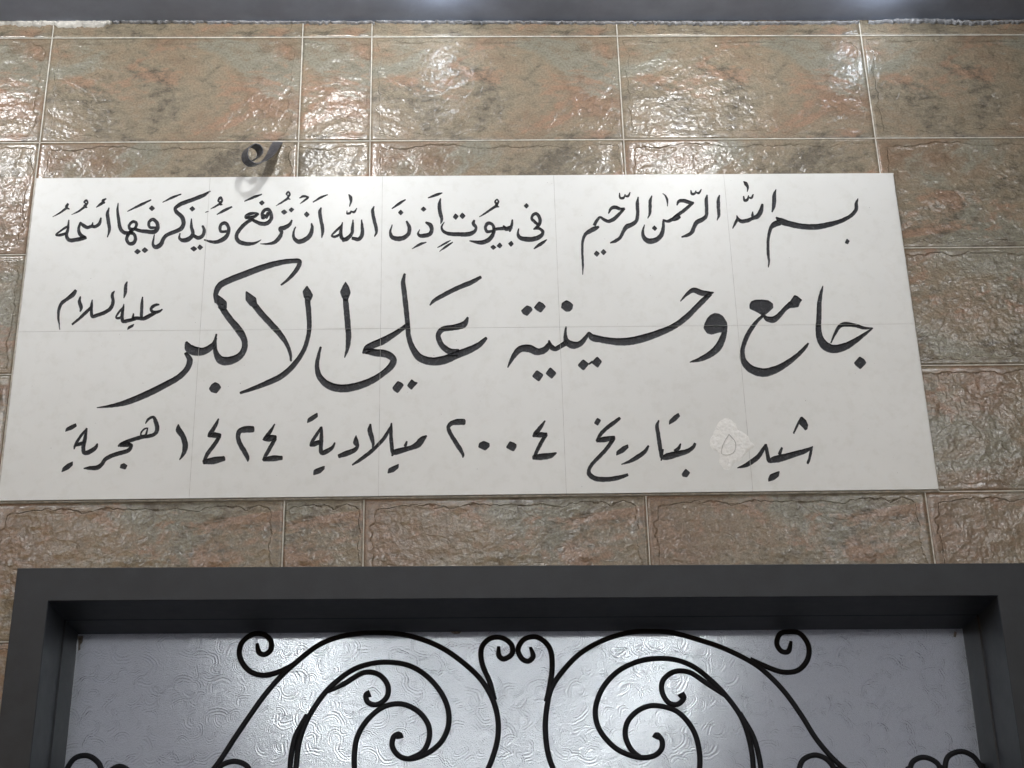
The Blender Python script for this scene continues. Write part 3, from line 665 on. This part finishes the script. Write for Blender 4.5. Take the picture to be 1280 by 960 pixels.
# plaster patch over a lost carving, with a scratched ring drawn by its grey edge shade
ox, oy, sc = CR['N']
pp = [(285,160),(345,205),(372,262),(455,310),(480,362),(522,405),(480,440),(430,490),(390,535),(335,560),(300,615),(260,618),(235,600),(205,545),(205,480),(140,430),(120,370),(155,300),(185,225),(232,172)]
q = catmull([(ox+a/sc, oy+b/sc, 1) for a, b in pp+[pp[0]]], 5)[:-1]
q = [jit(a[0], a[1], 1.1) for a in q]
pl = [plane(*a) for a in q]; cx = sum(a[0] for a in pl)/len(pl); cz = sum(a[1] for a in pl)/len(pl)
V, F = [], []; RN = 9
for r in range(RN+1):
    f = 1 - r/RN
    for (x, z) in pl:
        X, Z = cx+(x-cx)*f, cz+(z-cz)*f
        h = 0 if r == 0 else (.0009 + .0007*noise.noise(Vector((X*160, Z*260, 2)))+.0005*noise.noise(Vector((X*500, Z*500, 2))))
        V.append((X, SY-.0001-h, Z))
n = len(pl)
for r in range(RN):
    for i in range(n):
        F.append((r*n+i, r*n+(i+1) % n, (r+1)*n+(i+1) % n, (r+1)*n+i))
adopt(mesh_obj('plaster_patch', V, F, M_plaster, None, True), sign)
def tube(name, pts, rad, mat, parent=None, seg=8, flat=1.0, smooth=True, closed=False, radii=None):
    V, F = [], []
    n = len(pts)
    for i, p in enumerate(pts):
        a, b = Vector(pts[max(0, i-1)]), Vector(pts[min(n-1, i+1)])
        t = (b-a).normalized(); d = Vector((0, 1, 0)); s = t.cross(d).normalized(); d = s.cross(t).normalized()
        rr = radii[i] if radii else rad
        for k in range(seg):
            an = 2*math.pi*k/seg
            V.append(Vector(p)+s*math.cos(an)*rr+d*math.sin(an)*rr*flat)
    for i in range(n-1):
        for k in range(seg):
            F.append((i*seg+k, i*seg+(k+1) % seg, (i+1)*seg+(k+1) % seg, (i+1)*seg+k))
    F.append(tuple(range(seg))[::-1]); F.append(tuple(range((n-1)*seg, n*seg)))
    return mesh_obj(name, V, F, mat, parent, smooth)
ring = catmull([(ox+a/sc, oy+b/sc, 1) for a, b in ((292,308),(345,370),(352,425),(330,470),(280,490),(228,478),(236,410),(262,355),(294,306))], 6)
adopt(tube('scratched_ring_shade', [(plane(a[0], a[1])[0], SY-.0016, plane(a[0], a[1])[1]) for a in ring], .0007, M_seam_shade), sign)  # grey line paints the shadow along the scratched ring's edges

# ------------------------------------------------------------------ glazed entrance: frame, glass, ironwork
GY = .205
FXC, FZC = .11, Z0-.161
ent = empty('glazed_entrance', 'dark grey steel entrance frame with swirl patterned glass behind black scroll ironwork', 'door', (FXC, 0, FZC))
# (inset at the sides, inset at the head, depth) of the frame's section, outside to inside
prof = [(0, 0, .02), (0, 0, -.010), (.0015, .0015, -.012), (.0695, .0705, -.012), (.071, .072, -.0105), (.0765, .0735, .112), (.0795, .0745, .1135), (.086, .0765, GY-.006), (.088, .078, GY+.05)]
FX0, FX1 = -.943-FXC, 1.163-FXC; FB = -FZC+.002
path = [((FX0, FB), (1, 0)), ((FX0, 0), (1, -1)), ((FX1, 0), (-1, -1)), ((FX1, FB), (-1, 0))]
V, F = [], []
for (x, z), (dx, dz) in path:
    for (ox_, oz_, y) in prof: V.append((x+dx*ox_, y, z+dz*oz_))
m_ = len(prof)
for i in range(3):
    for j in range(m_-1):
        a = i*m_+j; F.append((a, a+1, a+m_+1, a+m_))
fr = mesh_obj('door_frame', V, F, M_frame, ent)
TRZ = -1.08
gx0, gx1, gz1 = FX0+.0865, FX1-.0865, -.0770
gp = mesh_obj('glass_pane', [(gx0, GY, TRZ), (gx1, GY, TRZ), (gx1, GY, gz1), (gx0, GY, gz1)], [(0, 1, 2, 3)], M_glass, ent)
bm = bmesh.new(); add_box(bm, FX0+.06, FX1-.06, .05, GY+.05, TRZ-.08, TRZ, .003); bm_obj('transom_bar', bm, M_frame, ent)
for sx in (0, 1):
    a = FX0+.07 if sx == 0 else .002; b = -.002 if sx == 0 else FX1-.07
    bm = bmesh.new(); add_box(bm, a, b, .09, .14, FB+.005, TRZ-.085, .003)
    add_box(bm, a+.14, b-.14, .075, .1, FB+.2, TRZ-.25, .01)
    lf = bm_obj('door_leaf', bm, M_frame, ent)
    bm = bmesh.new(); hx = -.08 if sx == 0 else .08
    add_box(bm, hx-.012, hx+.012, .03, .05, FB+.9, FB+1.25, .004); add_box(bm, hx-.01, hx+.01, .04, .092, FB+.92, FB+.94); add_box(bm, hx-.01, hx+.01, .04, .092, FB+1.21, FB+1.23)
    bm_obj('handle', bm, M_iron, lf)
ent.rotation_euler = (0, R(.52), 0)
IY = GY-.022
IC = {'T': (260, 770, 4.923), 'U': (440, 770, 4.923), 'V': (640, 770, 4.923), 'W': (800, 770, 4.923), 'X': (0, 690, 3.554), 'Y': (1020, 690, 3.554)}
SCR = [  # (points with crop letter, ball at the inner end)
 [('T',20,960),('T',75,888),('T',170,742),('T',260,610),('T',350,485),('T',450,370),('T',570,262),('T',680,180),('T',800,130),('T',950,106),('U',195,104),('U',300,112),('U',420,140),('U',560,200),('U',700,300),('U',800,400),('U',868,520),('U',898,640),('U',895,760),('U',862,880),('U',815,990)],
 [('T',575,262),('T',450,338),('T',340,365),('T',250,335),('T',195,250),('T',205,170),('T',270,115),('T',340,112),('T',385,152),('T',385,210),('T',345,238),('T',312,222),('T',302,168)],
 [('T',538,990),('T',545,900),('T',560,780),('T',605,650),('T',690,510),('T',780,412),('T',900,327),('T',1020,290),('U',240,285),('U',350,305),('U',450,362),('U',540,460),('U',590,570),('U',592,680),('U',545,780),('U',455,850),('U',360,880),('U',290,862),('U',248,805),('U',256,745),('U',288,728),('U',294,752)],
 [('T',503,990),('T',512,860),('T',538,740),('T',605,605)],
 [('T',735,472),('T',850,410),('T',960,348),('T',1050,360),('T',1105,425),('T',1100,500),('T',1040,545),('T',985,532),('T',972,490),('T',998,476)],
 [('T',903,990),('T',900,860),('T',920,740),('T',985,635),('T',1080,560),('U',300,541),('U',400,582),('U',465,660),('U',477,740),('U',448,820),('U',395,862),('U',330,878)],
 [('U',885,515),('U',845,400),('U',800,290),('U',798,195),('U',848,140),('U',920,133),('U',980,175),('U',985,232),('U',935,265),('U',905,245),('U',902,188)],
 [('U',1187,525),('U',1217,430),('U',1232,290),('U',1212,190),('U',1140,130),('U',1060,143),('U',1022,205),('U',1045,262),('U',1085,278),('U',1114,250),('U',1098,192)],
 [('V',275,990),('V',225,860),('V',205,700),('V',215,560),('V',245,440),('V',320,330),('V',420,230),('V',560,150),('V',720,102),('V',860,95),('W',200,103),('W',380,152),('W',530,205),('W',700,292),('W',800,372),('W',900,480),('W',1000,622),('W',1080,750),('W',1180,870),('W',1290,970)],
 [('W',680,258),('W',780,312),('W',880,345),('W',970,335),('W',1030,270),('W',1037,185),('W',985,108),('W',920,97),('W',862,110),('W',842,170),('W',870,216),('W',912,218),('W',930,155)],
 [('W',700,990),('W',690,850),('W',655,700),('W',610,600),('W',520,480),('W',430,390),('W',330,312),('W',220,270),('V',880,262),('V',760,285),('V',650,342),('V',560,440),('V',515,560),('V',522,660),('V',572,750),('V',660,828),('V',780,870),('V',870,862),('V',918,822),('V',924,770),('V',895,732),('V',884,752)],
 [('W',750,990),('W',735,880),('W',700,750),('W',618,592)],
 [('W',520,495),('V',1180,402),('V',1090,346),('V',1000,342),('V',932,392),('V',922,460),('V',960,530),('V',1015,545),('V',1055,510),('V',1040,477)],
 [('W',365,990),('W',367,850),('W',340,730),('W',285,640),('W',210,578),('V',870,551),('V',780,580),('V',712,650),('V',698,740),('V',740,830),('V',810,876)],
 [('T',60,935),('T',115,903),('T',180,896),('T',240,925),('T',270,985)],
 [('W',970,985),('W',1000,890),('W',1070,856),('W',1140,876),('W',1190,930),('W',1215,990)],
 [('X',285,985),('X',330,918),('X',388,905),('X',438,938),('X',455,990)],
 [('X',465,990),('X',530,952),('X',592,985)],
 [('Y',412,990),('Y',430,932),('Y',480,912),('Y',538,938),('Y',560,990)],
 [('Y',570,985),('Y',585,912),('Y',640,886),('Y',695,905),('Y',730,950),('Y',748,990)],
]
BALL = {2, 4, 10, 12}
ZM = wall_pt(640, 972, IY).z                     # the pattern mirrors about this level, below the picture
inv_ent = Matrix.Translation(ent.location) @ ent.rotation_euler.to_matrix().to_4x4()
inv_ent.invert()
for si, s in enumerate(SCR):
    P = []
    for (cr, x, y) in s:
        ox, oy, sc = IC[cr]; P.append((ox+x/sc, oy+y/sc, 1))
    P = catmull(P, 6)
    W = [wall_pt(a[0], a[1], IY + (.0005 if si % 2 else -.0005)) for a in P]
    rad = .0059
    radii = [rad]*len(W)
    if si in BALL:
        for k in range(8): radii[-1-k] = rad*(1.45-.05*k) if k < 6 else rad*1.05
    for k in range(6):
        if P[0][1] < 955: radii[k] *= .45+.11*k
        if P[-1][1] < 955 and si not in BALL: radii[-1-k] *= .6+.08*k
    tube('scroll_bar', [inv_ent @ w for w in W], rad, M_iron, ent, 8, .8, True, False, radii)
    if P[0][1] > 960 or P[-1][1] > 960:          # lower half of the pattern
        tube('scroll_bar', [inv_ent @ Vector((w.x, w.y+.001, 2*ZM-w.z)) for w in W], rad, M_iron, ent, 8, .8, True, False, radii)
def scrap(pts, seed):
    rnd = random.Random(seed)
    V = [inv_ent @ (wall_pt(x+rnd.uniform(-.4, .4), y+rnd.uniform(-.4, .4), GY-.0012)) for x, y in pts]
    n = len(V); c = sum(V, Vector())/n + Vector((0, -.0006, 0))
    mesh_obj('tape_scrap', V+[c], [(i, (i+1) % n, n) for i in range(n)], M_tape, ent)
scrap([(97,795),(104,795),(103,803),(100,806),(101,812),(97,814),(98,805)], 1)
scrap([(562,789),(578,789),(574,792),(568,793),(565,791)], 2)
scrap([(1193,789),(1196,790),(1195,797),(1192,796)], 3)

# the lit room behind the glass
bm = bmesh.new(); add_box(bm, -2.6, 2.8, .27, 4.2, .001, 4.25)
for f in bm.faces: f.normal_flip()
bmesh.ops.delete(bm, geom=[f for f in bm.faces if abs(f.calc_center_median().y-.27) < .01], context='FACES_ONLY')
o = bm_obj('room', bm, M_room); o['kind'] = 'structure'

# ------------------------------------------------------------------ curled metal hook
hk = empty('curled_hook', 'curled grey strip of metal sticking out of the tile joint above the panel', 'hook', wall_pt(347, 178, 0))
hp = [(348,177,.004, 12,0,.0), (344,183,-.016, 12,0,-.0), (339,192,-.034, 11,-1,-.002), (333,199,-.050, 9,-2,-.004), (325,204,-.060, 8,-4,-.012), (316,206,-.066, 7.5,-4.5,-.016),
      (308,201,-.069, 7.5,-5,-.016), (306,193,-.070, 7.5,-5,-.016), (309,186,-.068, 7.5,-5,-.016), (316,182,-.065, 7.5,-5,-.016), (323,185,-.061, 7.5,-5,-.016), (325,192,-.057, 7.5,-5,-.016), (321,198,-.054, 7.5,-5,-.016), (315,201,-.052, 7,-5,-.016)]
Hh = catmull(hp, 6)
V, F = [], []
nv = len(Hh)
mids = [wall_pt(h[0], h[1], h[2]) for h in Hh]
for i, h in enumerate(Hh):
    A = wall_pt(h[0]-h[3]/2, h[1]-h[4]/2, h[2]-h[5]/2); B = wall_pt(h[0]+h[3]/2, h[1]+h[4]/2, h[2]+h[5]/2)
    t = (mids[min(nv-1, i+1)]-mids[max(0, i-1)]).normalized(); nn = (B-A).cross(t).normalized()*.0011
    V += [A+nn, B+nn, B-nn, A-nn]
for i in range(nv-1):
    for q in range(4): F.append((i*4+q, i*4+(q+1) % 4, i*4+4+(q+1) % 4, i*4+4+q))
F += [(3, 2, 1, 0), tuple(range((nv-1)*4, nv*4))]
adopt(mesh_obj('curled_strip', V, F, M_hook), hk)

# ------------------------------------------------------------------ lamps under the porch ceiling and in the room, plus two added for glow
def globe_lamp(x, y, strength, label, rad=.05, color=(1, 1, .985)):
    e = empty('ceiling_lamp', label, 'lamp', (x, y, TOP), 'round lamps under the porch ceiling')
    bm = bmesh.new()
    bmesh.ops.create_cone(bm, cap_ends=True, segments=40, radius1=rad*.8, radius2=rad*1.05, depth=.03, matrix=Matrix.Translation((0, 0, -.0155)))
    bmesh.ops.bevel(bm, geom=[g for g in bm.edges if all(v.co.z < -.02 for v in g.verts)], offset=.004, segments=2, affect='EDGES')
    bm_obj('housing', bm, M_lampbody, e)
    bm = bmesh.new(); bmesh.ops.create_icosphere(bm, subdivisions=3, radius=rad, matrix=Matrix.Translation((0, 0, -.03-rad*.85)))
    bm_obj('globe', bm, mat_emit('lit_globe', color, strength), e, True)
    return e
for i, x in enumerate((-1.24, -.33, .58)):
    globe_lamp(x, -.56, LAMP_NEAR, ['leftmost large lamp of the row nearest the tiled wall', 'middle large lamp of the row nearest the tiled wall', 'rightmost large lamp of the row nearest the tiled wall'][i], .042)
for i, x in enumerate((-1.7, 0, 1.7)):
    globe_lamp(x, -2.3, LAMP_MID, ['left lamp of the middle ceiling row', 'centre lamp of the middle ceiling row', 'right lamp of the middle ceiling row'][i], .09)
for i, x in enumerate((-1.7, 0, 1.7)):
    globe_lamp(x, -4.6, LAMP_FAR, ['left lamp of the row farthest from the wall', 'centre lamp of the row farthest from the wall', 'right lamp of the row farthest from the wall'][i], .09)
e = empty('pendant_lamp', 'round white pendant lamp glowing behind the patterned glass', 'lamp', (.04, 3.3, Z0+.45))
bm = bmesh.new(); bmesh.ops.create_uvsphere(bm, u_segments=32, v_segments=20, radius=.14); bm_obj('globe', bm, M_lampglow, e, True)
bm = bmesh.new(); add_box(bm, -.006, .006, -.006, .006, .13, 4.24-Z0-.45); bm_obj('cord', bm, M_lampbody, e)
l = bpy.data.lights.new('lamp_light', 'POINT'); l.energy = LAMP_IN; l.shadow_soft_size = .15; l.color = (.93, .97, 1)
lo = bpy.data.objects.new('lamp_light', l); C.objects.link(lo); lo.parent = e; lo.location = (0, -.3, 0)

for i, x in enumerate((-.06, 1.0)):  # unseen lamps added to brighten the ceiling edge and upper tiles
    e = empty('added_glow_lamp', ['small bluish lamp added for the ceiling glow, left of its twin', 'small bluish lamp added for the ceiling glow, right of its twin'][i], 'lamp', (x, -.15, TOP))
    bm = bmesh.new(); bmesh.ops.create_cone(bm, cap_ends=True, segments=32, radius1=.02, radius2=.024, depth=.012, matrix=Matrix.Translation((0, 0, -.0065)))
    bm_obj('housing', bm, M_lampbody, e)
    bm = bmesh.new(); bmesh.ops.create_icosphere(bm, subdivisions=2, radius=.015, matrix=Matrix.Translation((0, 0, -.0255)))
    bm_obj('added_bulb', bm, mat_emit('added_glow', (.80, .89, 1), 80), e, True)
